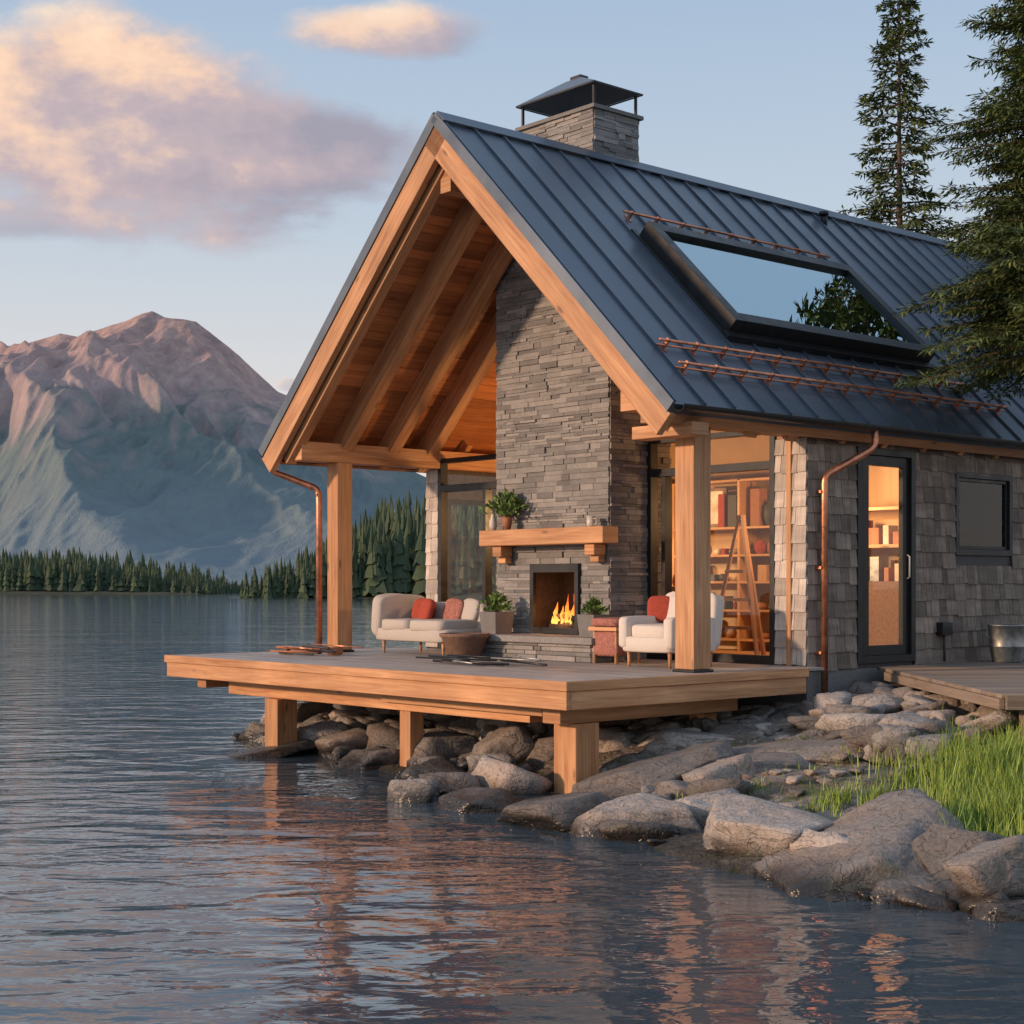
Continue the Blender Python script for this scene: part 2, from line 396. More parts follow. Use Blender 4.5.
# walls ------------------------------------------------
def shingles(mb,o,ud,n,u0,u1,z0,z1,mat,openings=()):
    o=Vector(o);ud=Vector(ud);n=Vector(n);ex=.185;z=z0
    while z<z1-.02:
        zt=min(z+ex+.03,z1)
        iv=[(u0,u1)]
        for (a,b,c,d) in openings:
            if z+.03<d and z+ex-.03>c:
                nv=[]
                for (p,q) in iv:
                    if b<=p or a>=q: nv.append((p,q));continue
                    if a>p: nv.append((p,a))
                    if b<q: nv.append((b,q))
                iv=nv
        for (p,q) in iv:
            u=p
            while u<q-.004:
                w=min(U(.08,.24),q-u)
                if q-(u+w)<.05: w=q-u
                zb=z+U(-.012,.012)
                c=o+ud*(u+w/2)+Vector((0,0,(zb+zt)/2))
                H=(zt-zb)/2; up=(Vector((0,0,H))-n*(.010+U(-.002,.002)))
                mb.obox(c+n*(.018+U(0,.002)),ud*(w/2-.003),n*.006,up,mat,L=0)
                u+=w
        z+=ex
DO=(4.60,5.68,1.07,3.44); WO=(6.50,7.72,2.28,3.26)
wl=MB()
def wallbox(b0,b1,ops,a0,a1,z0,z1,mat='dark'):
    xs=sorted(set([a0,a1]+[o[0] for o in ops]+[o[1] for o in ops]))
    for x0,x1 in zip(xs,xs[1:]):
        op=[o for o in ops if o[0]<=x0+1e-6 and o[1]>=x1-1e-6]
        if op:
            o=op[0]
            if o[2]>z0+.01: wl.box(x0,x1,b0,b1,z0,o[2],mat)
            if o[3]<z1: wl.box(x0,x1,b0,b1,o[3],z1,mat)
        else: wl.box(x0,x1,b0,b1,z0,z1,mat)
wallbox(BW,BW+.12,[DO,WO],AW,AB-.3,1.0,3.485)
LW=(4.0,6.0,1.15,3.1)
wallbox(6.58,6.7,[LW],AW,AB-.3,1.0,3.485)
wl.box(AW,AW+.12,BW+.121,.70,1.0,3.485,'dark'); wl.box(AW,AW+.12,6.46,6.579,1.0,3.485,'dark')
wl.build('wall_core',cabin)
sh=MB()
shingles(sh,(0,BW,0),(1,0,0),(0,-1,0),AW-.012,AB-.3,1.02,3.485,'shing',[(DO[0]-.0,DO[1],DO[2]-.1,DO[3]),WO])
shingles(sh,(0,6.7,0),(1,0,0),(0,1,0),AW-.012,AB-.3,1.02,3.485,'shing',[LW])
shingles(sh,(AW,0,0),(0,1,0),(-1,0,0),BW-.02,.70,DT+.01,3.485,'shing_lit')
shingles(sh,(AW,0,0),(0,1,0),(-1,0,0),6.46,6.72,DT+.01,3.485,'shing_lit')
sh.build('shingle_siding',cabin)
bk=MB()
bk.poly([(AB-.3,.3,1),(AB-.3,6.7,1),(AB-.3,6.7,ceilz(6.7)),(AB-.3,3.5,ceilz(3.5)),(AB-.3,.3,ceilz(.3))],'shing')
bk.box(AW+.02,AB-.2,BW+.02,6.68,.3,DT-.025,'conc'); bk.box(AW,AB-.2,BW-.01,BW+.018,.3,1.015,'conc')
bk.box(AW+.005,AB-.31,BW+.122,6.578,DT-.024,DT-.002,'inwood')
bk.build('foundation',cabin)
fr=MB();gl=MB()
def pane(pts): gl.poly(pts,'glass')
def vframe(b,z0,z1,w=.07): fr.box(AW-.03,AW+.09,b-w/2,b+w/2,z0,z1,'black')
def hframe(b0,b1,z,w=.07): fr.box(AW-.028,AW+.088,b0,b1,z-w/2,z+w/2,'black')
for (b0,b1) in ((.70,CB0),(CB1,6.46)):
    vframe(b0+.035,DT,3.60); vframe(b1-.035,DT,3.60); hframe(b0+.07,b1-.07,3.22,.09); hframe(b0+.07,b1-.07,DT+.05,.09); hframe(b0+.07,b1-.07,3.59,.06)
    bm=b0+(b1-b0)*(.86 if b0<3 else .5)
    vframe(bm,DT+.1,3.17,.06)
    x=AW+.03
    for (z0,z1) in ((DT+.1,3.17),(3.27,3.555)): pane([(x,b0+.07,z0),(x,b1-.07,z0),(x,b1-.07,z1),(x,b0+.07,z1)])
    zz=3.63
    pane([(x,b0,zz),(x,b1,zz),(x,b1,ceilz(b1)),(x,b0,ceilz(b0))])
    fr.beam((x,b0,ceilz(b0)-.05),(x,b1,ceilz(b1)-.05),.10,.09,'black',up=(1,0,0))
    be=b1 if b0<3 else b0
    vframe(be+(-.035 if b0<3 else .035),3.62,ceilz(be))
fr.box(AW+.0,AW+.06,.3,.70,3.49,3.56,'timber_dk')
fr.box(AW-.045,AW-.024,.47,.53,DT,3.485,'timber'); 
d0,d1,dz0,dz1=DO
def rectframe(mb,x0,x1,z0,z1,y0,y1,w,mat):
    mb.box(x0,x0+w,y0,y1,z0,z1,mat);mb.box(x1-w,x1,y0,y1,z0,z1,mat);mb.box(x0+w,x1-w,y0,y1,z1-w,z1,mat);mb.box(x0+w,x1-w,y0,y1,z0,z0+w,mat)
rectframe(fr,d0,d1,dz0,dz1,BW-.04,BW+.10,.08,'black')
rectframe(fr,d0+.14,d1-.082,dz0+.082,dz1-.082,BW-.0,BW+.06,.11,'black')
fr.box(d0+.08,d0+.14,BW,BW+.06,dz0+.08,dz1-.08,'black')
def paneB(x0,x1,y,z0,z1): pane([(x0,y,z0),(x1,y,z0),(x1,y,z1),(x0,y,z1)])
paneB(d0+.25,d1-.19,BW+.03,dz0+.19,dz1-.19)
fr.tube([(d1-.15,BW-.03,2.0),(d1-.15,BW-.06,2.02),(d1-.15,BW-.06,2.25),(d1-.15,BW-.03,2.27)],.012,'steel',8)
w0,w1,wz0,wz1=WO
rectframe(fr,w0,w1,wz0,wz1,BW-.035,BW+.09,.07,'black'); rectframe(fr,w0+.072,w1-.072,wz0+.072,wz1-.072,BW-.005,BW+.05,.04,'black')
paneB(w0+.11,w1-.11,BW+.02,wz0+.11,wz1-.11)
rectframe(fr,LW[0],LW[1],LW[2],LW[3],6.6,6.74,.07,'black'); paneB(LW[0]+.07,LW[1]-.07,6.66,LW[2]+.07,LW[3]-.07)
fr.build('window_frames',cabin,.004); gl.build('window_glass',cabin)
# interior
it=MB()
IA=6.6
it.poly([(IA,.42,DT),(IA,6.57,DT),(IA,6.57,ceilz(6.57)),(IA,3.5,ceilz(3.5)),(IA,.42,ceilz(.42))],'plaster')
it.box(5.7,6.58,BW+.123,BW+.14,DT,3.48,'plaster')
it.box(6.02,6.58,6.55,6.57,DT,3.48,'plaster')
for b in (2.2,3.35,4.5,5.6): it.box(IA-.36,IA-.01,b-.02,b+.02,DT,3.3,'inwood')
zs=[1.2,1.58,1.95,2.3,2.66,3.28]
for zz in zs:
    for b0,b1 in ((2.22,3.33),(3.37,4.48),(4.52,5.58)): it.box(IA-.36,IA-.01,b0,b1,zz,zz+.03,'inwood')
for k,zz in enumerate(zs[:-1]):
    b=2.3
    while b<5.5:
        w=U(.05,.2);h=U(.08,.28) if k<4 else U(.2,.5)
        if R()<.85:
            t=R();mt=random.choice(['dark','cream','dark','terra','dark','inwood','wicker','steel','red','black'])
            if not any(abs(b+w/2-q)<.14 for q in (3.35,4.5)):
                if t<.5: it.box(IA-.28,IA-.12,b,b+w,zz+.031,zz+.031+h,mt)
                else: it.lathe([(w*.3,0),(w*.5,h*.3),(w*.45,h*.6),(w*.25,h*.7),(w*.28,h*.75)],(IA-.2,b+w/2,zz+.031),mt,14)
        b+=w+U(.02,.12)
it.obox((IA-.2,3.9,2.96),(0,.2,0),(.015,0,.0),(.03,0,.26),'wicker'); it.obox((IA-.222,3.9,2.96),(0,.16,0),(.006,0,0),(.025,0,.22),'cream')
it.box(6.1,6.55,.6,2.1,DT,DT+.9,'wicker'); it.box(6.2,6.55,.65,2.05,DT+1.3,DT+1.34,'inwood'); it.box(6.2,6.55,.65,2.05,DT+1.75,DT+1.79,'inwood')
b=.7
while b<2.0:
    w=U(.06,.16); it.box(6.25,6.45,b,b+w,DT+1.341,DT+1.341+U(.1,.3),random.choice(['cream','ceram','steel','dark','terra'])); it.box(6.25,6.45,b,b+w*.8,DT+.901,DT+.901+U(.1,.3),random.choice(['cream','ceram','steel','dark','terra'])); b+=w+.06
it.build('interior_shelving',cabin,.003)
es=MB()
for (p,q) in (((5.0,2.0,DT),(5.15,2.35,DT+1.7)),((5.0,2.75,DT),(5.15,2.4,DT+1.7)),((5.6,2.4,DT),(5.18,2.38,DT+1.65))): es.beam(p,q,.05,.04,'timber_dk')
for t in (.2,.4,.6): es.beam((5.03,2.0+.38*t,DT+1.7*t),(5.03,2.75-.38*t,DT+1.7*t),.03,.04,'timber_dk')
es.build('easel',None,.004,house=True)
wb=MB()
wb.box(4.6,5.2,2.9,4.0,DT+.78,DT+.84,'inwood')
for a in (4.65,5.15):
    for b in (2.95,3.95): wb.box(a-.035,a+.035,b-.035,b+.035,DT,DT+.78,'inwood')
for b in np.linspace(3.0,3.9,6): wb.lathe([(.04,0),(.06,.05),(.05,.12),(.03,.16)],(4.9+U(-.1,.1),b,DT+.842),random.choice(['dark','terra','ceram']),12)
wb.build('workbench',None,.004,house=True)
for (a,b) in ((5.6,1.6),(4.75,4.25)):
    pl=MB()
    pl.tube([(a,b,ceilz(b)),(a,b,3.2)],.008,'black',6); pl.lathe([(.03,.12),(.05,.1),(.16,0)],(a,b,3.08),'black',18); pl.sq((a,b,3.09),.05,.05,.05,'bulb',1.0)
    pl.build('pendant_lamp',None,house=True)
def lamp(name,loc,e,c,sz):
    l=bpy.data.lights.new(name,'POINT'); l.energy=e; l.color=c; l.shadow_soft_size=sz; o=bpy.data.objects.new(name,l); COL.objects.link(o); o.location=loc; return o
lamp('pendant_light',L2W(5.6,1.6,2.88),80,(1,.54,.22),.14)
lamp('pendant_light',L2W(4.75,4.25,2.88),135,(1,.54,.22),.14)
lamp('fire_light',L2W(CF+.05,3.48,1.62),7,(1,.38,.1),.08)
# skylight -------------------------------------------------
sk=MB()
A0,A1,T0,T1=3.14,6.80,1.27,3.06
def rs(mb,a0,a1,s0,s1,h0,h1,mat): rslab(mb,a0,a1,s0,s1,h0,h1,mat,0,.5)
W=.15
rs(sk,A0,A0+W,T0,T1,.02,.24,'black'); rs(sk,A1-W,A1,T0,T1,.02,.24,'black'); rs(sk,A0+W,A1-W,T0,T0+W,.02,.24,'black'); rs(sk,A0+W,A1-W,T1-W,T1,.02,.24,'black')
rs(sk,A0-.08,A1+.08,T0-.10,T0-.003,.02,.10,'black'); rs(sk,A0-.08,A0-.003,T0,T1+.08,.02,.07,'black'); rs(sk,A1+.003,A1+.08,T0,T1+.08,.02,.07,'black')
sk.poly([RP(A0+W,T0+W,.19),RP(A1-W,T0+W,.19),RP(A1-W,T1-W,.19),RP(A0+W,T1-W,.19)],'skyglass')
rs(sk,A0+W+.001,A1-W-.001,T0+W+.001,T1-W-.001,.052,.06,'dark')
sk.build('skylight',cabin,.01)
sr=MB()
for (a0,a1,s,h) in ((3.15,6.9,3.45,.10),(1.75,7.3,.86,.12),(1.75,7.6,.50,.12)):
    sr.tube([RP(a0,s,h),RP(a1,s,h)],.016,'copper',8); 
    if s<1: sr.tube([RP(a0,s,h-.06),RP(a1,s,h-.06)],.010,'copper',8)
    a=a0+.12
    while a<a1: 
        rslab(sr,a-.02,a+.02,s-.06,s+.06,.02,.03,'copper'); rslab(sr,a-.012,a+.012,s-.02,s+.02,.03,h+.02,'copper'); a+=.43
sr.build('snow_guard_rails',cabin)
vp=MB(); q=RP(7.9,4.55,0); vp.tube([q,q+Vector((0,0,.14))],.045,'black',12); vp.tube([q+Vector((0,0,.14)),q+Vector((0,0,.19))],.065,'black',12); vp.build('roof_vent',cabin)
gu=MB()
for sd in (0,1):
    b=-.09 if sd==0 else 7.09
    vs=[];fs=[];n=9
    for a in (AF+.02,AB-.1):
        for k in range(n):
            t=math.pi*k/(n-1); vs.append((a,b+.065*math.cos(t),EZ-.03-.065*math.sin(t)))
        for k in range(n):
            t=math.pi*k/(n-1); vs.append((a,b+.06*math.cos(t),EZ-.03-.06*math.sin(t)))
    for k in range(n-1): fs+= [(k,k+1,2*n+k+1,2*n+k),(n+k,3*n+k,3*n+k+1,n+k+1)]
    fs+= [(k,k+1,n+k+1,n+k) for k in range(n-1)]
    gu.add(vs,fs,'black',smooth=True)
def smoothpath(p,n=5):
    out=[];p=[Vector(q) for q in p]
    out.append(p[0])
    for i in range(1,len(p)-1):
        a=p[i]+(p[i-1]-p[i]).normalized()*.08; c=p[i]+(p[i+1]-p[i]).normalized()*.08
        for k in range(n+1):
            t=k/n; out.append(a*(1-t)**2+p[i]*2*t*(1-t)+c*t*t)
    out.append(p[-1]); return out
rp=[(4.42,-.09,EZ-.06),(4.42,-.09,EZ-.26),(3.93,BW-.10,3.08),(3.93,BW-.10,.62)]
gu.tube(smoothpath(rp),.038,'copper',12)
lp=[(1.5,7.09,EZ-.06),(1.5,7.09,EZ-.26),(1.97,6.72,3.16),(1.97,6.70,3.0),(1.97,6.70,DT)]
gu.tube(smoothpath(lp),.042,'copper',12)
for zz in (1.2,2.1,2.9): gu.box(3.93-.06,3.93+.06,BW-.10,BW-.0,zz,zz+.03,'copper')
gu.build('gutters_and_downpipes',cabin)

# ------------------------------------------------------------ deck
dk=empty('wooden_deck')
db=MB(); DL=7.15; a=.035
while a<AW-.1:
    w=.138
    if a+w>AW-.03: w=AW-.03-a
    j=random.choice((2.4,3.6,4.8)); db.box(a,a+w,.04,j-.002,DT-.03,DT,'deck'); db.box(a,a+w,j+.002,DL-.04,DT-.03,DT,'deck'); a+=.1435
db.build('boards',dk,.004,1)
dr=MB()
dr.box(0,.034,0,DL,DT-.085,DT+.003,'timber'); dr.box(.034,3.42,0,.036,DT-.085,DT+.003,'timber'); dr.box(.034,AW,DL-.034,DL,DT-.085,DT+.003,'timber')
dr.box(.02,.075,.022,DL-.03,DT-.255,DT-.087,'timber'); dr.box(.076,3.40,.02,.075,DT-.255,DT-.087,'timber'); dr.box(.076,AW,DL-.08,DL-.03,DT-.255,DT-.087,'timber')
b=.6
while b<DL-.2: dr.box(.09,AW-.03,b-.03,b+.03,DT-.24,DT-.032,'timber_dk'); b+=.5
dr.build('rim_and_joists',dk,.006)
dm=MB(); zb=DT-.257
dm.box(.42,.66,.95,6.35,zb-.19,zb,'timber'); dm.box(.28,2.75,.38,.62,zb-.16,zb,'timber'); dm.box(2.6,2.8,.64,6.6,zb-.19,zb,'timber_dk')
dm.box(.2,2.59,6.5,6.7,zb-.12,zb,'timber'); dm.box(.35,.419,.7,3.2,zb-.11,zb,'timber')
for (a,b,w,t) in ((.6,.5,.30,zb-.162),(.54,2.92,.18,zb-.192),(.48,5.3,.27,zb-.192),(2.7,2.9,.2,zb-.192),(2.7,5.6,.2,zb-.192),(2.6,.72,.2,zb-.192)):
    dm.box(a-w/2,a+w/2,b-w/2,b+w/2,-1.2,t,'timber')
dm.build('posts_and_beams',dk,.008)

# ------------------------------------------------------------ furniture
def rot(z=0,x=0,y=0): return (Matrix.Rotation(z,3,'Z')@Matrix.Rotation(y,3,'Y')@Matrix.Rotation(x,3,'X'))
so=MB(); z=DT
def leg(mb,a,b,h=.16): mb.tube([(a,b,z),(a,b,z+h)],[.014,.024],'timber',8)
B0,B1,A_0,A_1=4.62,6.05,2.35,3.1
for a in (A_0+.08,A_1-.08):
    for b in (B0+.12,B1-.12): leg(so,a,b,.17)
bc=(B0+B1)/2; da=.05
so.sq((2.66+da,bc,z+.24),.38,(B1-B0)/2,.085,'fabric',.2)
so.sq((2.60+da,bc-.34,z+.36),.33,.33,.075,'fabric',.3); so.sq((2.60+da,bc+.28,z+.36),.33,.28,.075,'fabric',.3)
so.sq((2.98+da,bc,z+.42),.10,(B1-B0)/2,.22,'fabric',.25,rot(0,0,.12))
so.sq((2.66+da,B1-.05,z+.46),.38,.10,.28,'fabric',.35,rot(0,.14))
for (a,b,mt,rz) in ((2.76,5.60,'red',.25),(2.66,5.42,'red',-.3),(2.84,5.10,'pink',.1),(2.90,4.85,'fabric',0)):
    so.sq((a+da,b,z+.54),.055,.17,.15,mt,.6,rot(rz,.1,.3))
so.build('outdoor_sofa',None,house=True)
ac=MB(); B0,B1,A_0,A_1=.82,1.56,2.22,3.0
for a in (A_0+.08,A_1-.08):
    for b in (B0+.08,B1-.08): leg(ac,a,b,.17)
bm=(B0+B1)/2
ac.sq((2.6,bm,z+.24),.38,.37,.085,'white',.2); ac.sq((2.55,bm,z+.37),.30,.27,.08,'white',.35)
ac.sq((2.55,B0+.05,z+.36),.33,.065,.17,'white',.25); ac.sq((2.55,B1-.05,z+.36),.33,.065,.17,'white',.25)
ac.sq((2.95,bm,z+.48),.085,.38,.30,'white',.25,rot(0,0,.12))
ac.sq((2.82,bm+.02,z+.58),.07,.22,.18,'white',.55,rot(.1,0,.25)); ac.sq((2.74,bm+.26,z+.60),.055,.14,.14,'red',.55,rot(.5,0,.2))
ac.build('armchair',None,house=True)
ot=MB()
for a in (2.55,2.9):
    for b in (1.92,2.25): ot.tube([(a,b,z),(a,b,z+.42)],.018,'timber',8)
ot.box(2.5,2.95,1.87,2.3,z+.36,z+.40,'timber'); ot.sq((2.72,2.08,z+.45),.23,.22,.05,'pink',.35); ot.sq((2.62,2.08,z+.22),.10,.19,.14,'pink',.4)
ot.build('side_chair',None,house=True)
bs=MB(); bs.lathe([(.17,0),(.19,.01),(.27,.24),(.295,.25),(.30,.29),(.27,.29),(.25,.24),(.16,.05)],(2.25,4.12,z),'wicker',24); bs.build('fire_bowl',None,house=True)
def plant(name,a,b,z,pw,ph,mat,square,n,hr,leaf=.07,seed=0):
    random.seed(seed); p=MB()
    if square:
        vs=[];
        for (w,zz) in ((pw*.42,0),(pw*.5,ph),(pw*.43,ph),(pw*.40,ph*.86)):
            vs+=[(a-w,b-w,z+zz),(a+w,b-w,z+zz),(a+w,b+w,z+zz),(a-w,b+w,z+zz)]
        fs=[(3,2,1,0)]+[(i*4+k,i*4+(k+1)%4,(i+1)*4+(k+1)%4,(i+1)*4+k) for i in range(3) for k in range(4)]+[(12,13,14,15)]
        p.add(vs,fs,mat)
    else: p.lathe([(pw*.33,0),(pw*.5,ph*.6),(pw*.47,ph),(pw*.4,ph),(pw*.38,ph*.85)],(a,b,z),mat,18)
    for i in range(n):
        th=U(0,6.28);rr=abs(random.gauss(0,.5));x=a+math.cos(th)*rr*hr;y=b+math.sin(th)*rr*hr;zz=z+ph+U(0,1)*hr*1.25*max(.2,1-rr*.5)
        d=Vector((math.cos(th)*rr+U(-.5,.5),math.sin(th)*rr+U(-.5,.5),U(.2,1))).normalized(); sd=d.cross(Vector((U(-1,1),U(-1,1),U(-1,1)))).normalized()
        c=Vector((x,y,zz)); L=leaf*U(.6,1.2); w=L*.28
        p.add([c,c+d*L*.5+sd*w,c+d*L,c+d*L*.5-sd*w],[(0,1,2,3)],'leaf',smooth=False)
        if i%6==0: p.tube([(a,b,z+ph*.8),c],.003,'bark',4)
    p.build(name,None,house=True)
plant('potted_plant',2.80,4.18,DT+.276,.30,.26,'pot',True,320,.17,.06,seed=1)
plant('potted_plant',2.80,2.52,DT+.276,.27,.25,'pot',True,280,.13,.06,seed=2)
plant('potted_plant',2.95,4.16,2.592,.12,.16,'terra',False,440,.24,.07,seed=3)
va=MB(); va.lathe([(.03,0),(.05,.05),(.045,.12),(.022,.17),(.028,.2)],(2.95,4.42,2.592),'ceram',16); va.build('vase',None,house=True)
mu=MB(); mu.lathe([(.04,0),(.05,.02),(.05,.12),(.045,.12),(.042,.02)],(2.95,2.72,2.592),'ceram',16); mu.tube([(2.95,2.76,2.69),(2.95,2.63,2.68),(2.95,2.63,2.63),(2.95,2.67,2.61)],.008,'ceram',6); mu.build('mug',None,house=True)
random.seed(21)
to=MB()
for i in range(10):
    a=1.35+U(-.25,.25);b=5.9+U(-.35,.35);t=1.57+U(-.35,.35);l=U(.2,.45); d=Vector((math.cos(t),math.sin(t),0))*l
    to.tube([Vector((a,b,DT+.02+.010*i))-d,Vector((a,b,DT+.02+.012*i))+d],U(.009,.016),random.choice(['copper','dark','terra']),7)
to.sq((1.45,5.6,DT+.06),.09,.06,.05,'terra',.4); to.sq((1.2,6.3,DT+.05),.06,.1,.04,'dark',.4)
to.build('copper_pipe_pile',None,house=True)
t2=MB()
for i in range(12):
    a=1.3+U(-.2,.2);b=2.6+U(-.6,.6);t=1.57+U(-.3,.3);l=U(.2,.6); d=Vector((math.cos(t),math.sin(t),0))*l
    t2.tube([Vector((a,b,DT+.015+.007*i))-d,Vector((a,b,DT+.015+.008*i))+d],U(.008,.014),random.choice(['dark','black','steel']),7)
t2.build('steel_rod_pile',None,house=True)

# ------------------------------------------------------------ terrain
PG=np.array([(-3.5,20.0),(-2.4,18.7),(-1.7,17.2),(-1.15,15.9),(-.75,14.6),(-.35,13.5),(.4,12.6),(1.27,11.0),(2.13,9.75),(2.9,9.2),(4.2,8.7),(8,7),(16,3),(40,-6),(200,-30),(500,60),(500,420),(160,260),(40,90),(10,45),(1,31),(-1.8,24),(-3.2,21.5)])
def sdist(x,y):
    x=np.asarray(x,float);y=np.asarray(y,float);dm=np.full(x.shape,1e9);ins=np.zeros(x.shape,bool);n=len(PG)
    for i in range(n):
        ax,ay=PG[i];bx,by=PG[(i+1)%n];dx,dy=bx-ax,by-ay
        t=np.clip(((x-ax)*dx+(y-ay)*dy)/(dx*dx+dy*dy),0,1); dm=np.minimum(dm,np.hypot(x-ax-t*dx,y-ay-t*dy))
        c=((ay>y)!=(by>y)); 
        with np.errstate(divide='ignore',invalid='ignore'): xi=(bx-ax)*(y-ay)/(by-ay if by!=ay else 1e-9)+ax
        ins^=(c&(x<xi))
    return np.where(ins,dm,-dm)
def tz0(d): return np.where(d<0,np.maximum(-2.2,.45*d),np.where(d<4,.03+.165*d-.004*d*d,.626+.01*(np.minimum(d,40)-4)))-.03
def nz(x,y):
    p=Vector((x,y,0)); return .09*noise.noise(p*.7)+.04*noise.noise(p*1.9+Vector((5,0,0)))+.015*noise.noise(p*5)-.26*math.exp(-((x-.55)**2*1.2+(y-14.3)**2)/.6)
def tz(x,y): return float(tz0(sdist(np.array([x]),np.array([y])))[0])+nz(x,y)
def nonuni(lo,hi,a,b,st):
    mid=list(np.arange(a,b,st)); left=[];x=a;s=st
    while x>lo: s*=1.25; x-=s; left.append(x)
    right=[];x=b;s=st
    while x<hi: right.append(x); s*=1.25; x+=s
    right.append(x)
    return np.array(left[::-1]+mid+right)
xs=nonuni(-60,500,-4,8,.08); ys=nonuni(-60,420,8,22,.08)
XX,YY=np.meshgrid(xs,ys); D=sdist(XX,YY); ZZ=tz0(D)
nzv=np.array([nz(a,b) for a,b in zip(XX.ravel(),YY.ravel())]).reshape(XX.shape); ZZ=ZZ+nzv
lay=np.array([noise.noise(Vector((a*.9+b*.5,b*.45-a*.2,3.)))+.35*noise.noise(Vector((a*2.3,b*2.3,5.))) for a,b in zip(XX.ravel(),YY.ravel())]).reshape(XX.shape)
ZZ=ZZ+np.where((D>.3)&(D<6),.13*np.round(lay*3)/3,0)*np.clip((D-.3)*2,0,1)
def gridmesh(name,XX,YY,ZZ,mat,smooth=True):
    ny,nx=XX.shape; v=np.stack([XX.ravel(),YY.ravel(),ZZ.ravel()],1)
    i=np.arange(ny*nx).reshape(ny,nx); f=np.stack([i[:-1,:-1].ravel(),i[:-1,1:].ravel(),i[1:,1:].ravel(),i[1:,:-1].ravel()],1)
    me=bpy.data.meshes.new(name); me.vertices.add(len(v)); me.vertices.foreach_set('co',v.ravel()); me.loops.add(f.size); me.loops.foreach_set('vertex_index',f.ravel())
    me.polygons.add(len(f)); me.polygons.foreach_set('loop_start',np.arange(0,f.size,4)); me.polygons.foreach_set('loop_total',np.full(len(f),4))
    me.update(calc_edges=True); me.validate(); me.polygons.foreach_set('use_smooth',np.full(len(me.polygons),smooth)); me.materials.append(mat)
    o=bpy.data.objects.new(name,me); COL.objects.link(o); return o
def groundmat():
    m,nt,b=nm('shore_ground'); p=nd(nt,'ShaderNodeNewGeometry').outputs['Position']
    n1=noi(nt,p,1.1,4,.6); n2=noi(nt,p,9,4,.7); n3=noi(nt,p,45,2,.6)
    rock=ramp(nt,n2,[(.3,(.12,.105,.095)),(.55,(.25,.225,.205)),(.75,(.38,.35,.32))])
    soil=ramp(nt,n3,[(.3,(.05,.04,.03)),(.6,(.15,.12,.09)),(.75,(.27,.24,.2))])
    col=mix(nt,ramp(nt,n1,[(.47,0),(.56,1)]),rock,soil)
    moss=noi(nt,p,2.3,4,.7); col=mix(nt,ramp(nt,moss,[(.54,0),(.64,.75)]),col,(.085,.11,.035))
    z=nd(nt,'ShaderNodeSeparateXYZ',{0:p}).outputs[2]
    col=mix(nt,1,col,ramp(nt,mth(nt,'ADD',z,mth(nt,'MULTIPLY',mth(nt,'SUBTRACT',n1,.5),.2)),[(.02,.2),(.16,1)]),'MULTIPLY')
    nt.links.new(col,b.inputs['Base Color']); b.inputs['Roughness'].default_value=.9
    v=nd(nt,'ShaderNodeTexVoronoi',{'Vector':p,'Scale':16.0}).outputs['Distance']
    bump(nt,b,mth(nt,'ADD',mth(nt,'ADD',n2,mth(nt,'MULTIPLY',n3,.4)),mth(nt,'MULTIPLY',v,-.5)),.9,.05); return m
gridmesh('ground',XX,YY,ZZ,groundmat())

# rocks ------------------------------------------------
import bmesh
def ico(n):
    bm_=bmesh.new(); bmesh.ops.create_icosphere(bm_,subdivisions=n,radius=1)
    a=np.array([v.co[:] for v in bm_.verts]); f=np.array([tuple(v.index for v in f.verts) for f in bm_.faces]); bm_.free(); return a,f
ICO={n:ico(n) for n in (3,4,5)}
def rockshape(seed,lvl,npl=10,k=34):
    IV=ICO[lvl][0]
    r=np.random.default_rng(seed); pn=r.normal(size=(npl,3)); pn[:,2]*=.8; pn/=np.linalg.norm(pn,axis=1)[:,None]; dd=r.uniform(.52,.92,npl)
    top=np.array([[r.normal()*.25,r.normal()*.25,1.]]); top/=np.linalg.norm(top); pn=np.concatenate([pn,top]); dd=np.append(dd,.52)
    pr=IV@pn.T; rad=np.where(pr>.05,dd/np.maximum(pr,.05),50.); rad=np.minimum(rad,1.3)
    rr=-np.log(np.exp(-k*rad).sum(1))/k
    rr=np.clip(rr,.2,1.3); off=Vector((seed*3.1,0,0))
    nn=np.array([.06*noise.noise(Vector(v)*1.7+off)+.035*noise.noise(Vector(v)*4.5+off)+.018*noise.noise(Vector(v)*11+off) for v in IV])
    return IV*(rr+nn)[:,None]
RS={l:[rockshape(s+40,l) for s in range(11)] for l in (3,4,5)}
class Rocks:
    def __init__(s): s.v=[];s.f=[];s.r=[];s.n=0
    def add(s,c,size,rz,tilt=0,k=None,lvl=3):
        sh=RS[lvl][random.randrange(11) if k is None else k]
        m=np.array((Matrix.Rotation(rz,3,'Z')@Matrix.Rotation(tilt,3,'Y')@Matrix.Diagonal(Vector(size)))); v=sh@m.T+np.array(c)
        s.v.append(v); s.f.append(ICO[lvl][1]+s.n); s.r.append(np.full(len(v),R())); s.n+=len(v)
    def build(s,name):
        v=np.concatenate(s.v);f=np.concatenate(s.f); me=bpy.data.meshes.new(name)
        me.vertices.add(len(v)); me.vertices.foreach_set('co',v.ravel()); me.loops.add(f.size); me.loops.foreach_set('vertex_index',f.ravel().astype(np.int32))
        me.polygons.add(len(f)); me.polygons.foreach_set('loop_start',np.arange(0,f.size,3)); me.polygons.foreach_set('loop_total',np.full(len(f),3))
        me.update(calc_edges=True); me.polygons.foreach_set('use_smooth',np.full(len(f),True))
        at=me.attributes.new('rnd','FLOAT','POINT'); at.data.foreach_set('value',np.concatenate(s.r).astype(np.float32)); me.materials.append(M['rock'])
        o=bpy.data.objects.new(name,me); COL.objects.link(o); return o
def PW(px,py,z): Y=(HC-z)*F/(py-HY); return ((px-512)/F*Y,Y)
random.seed(5)
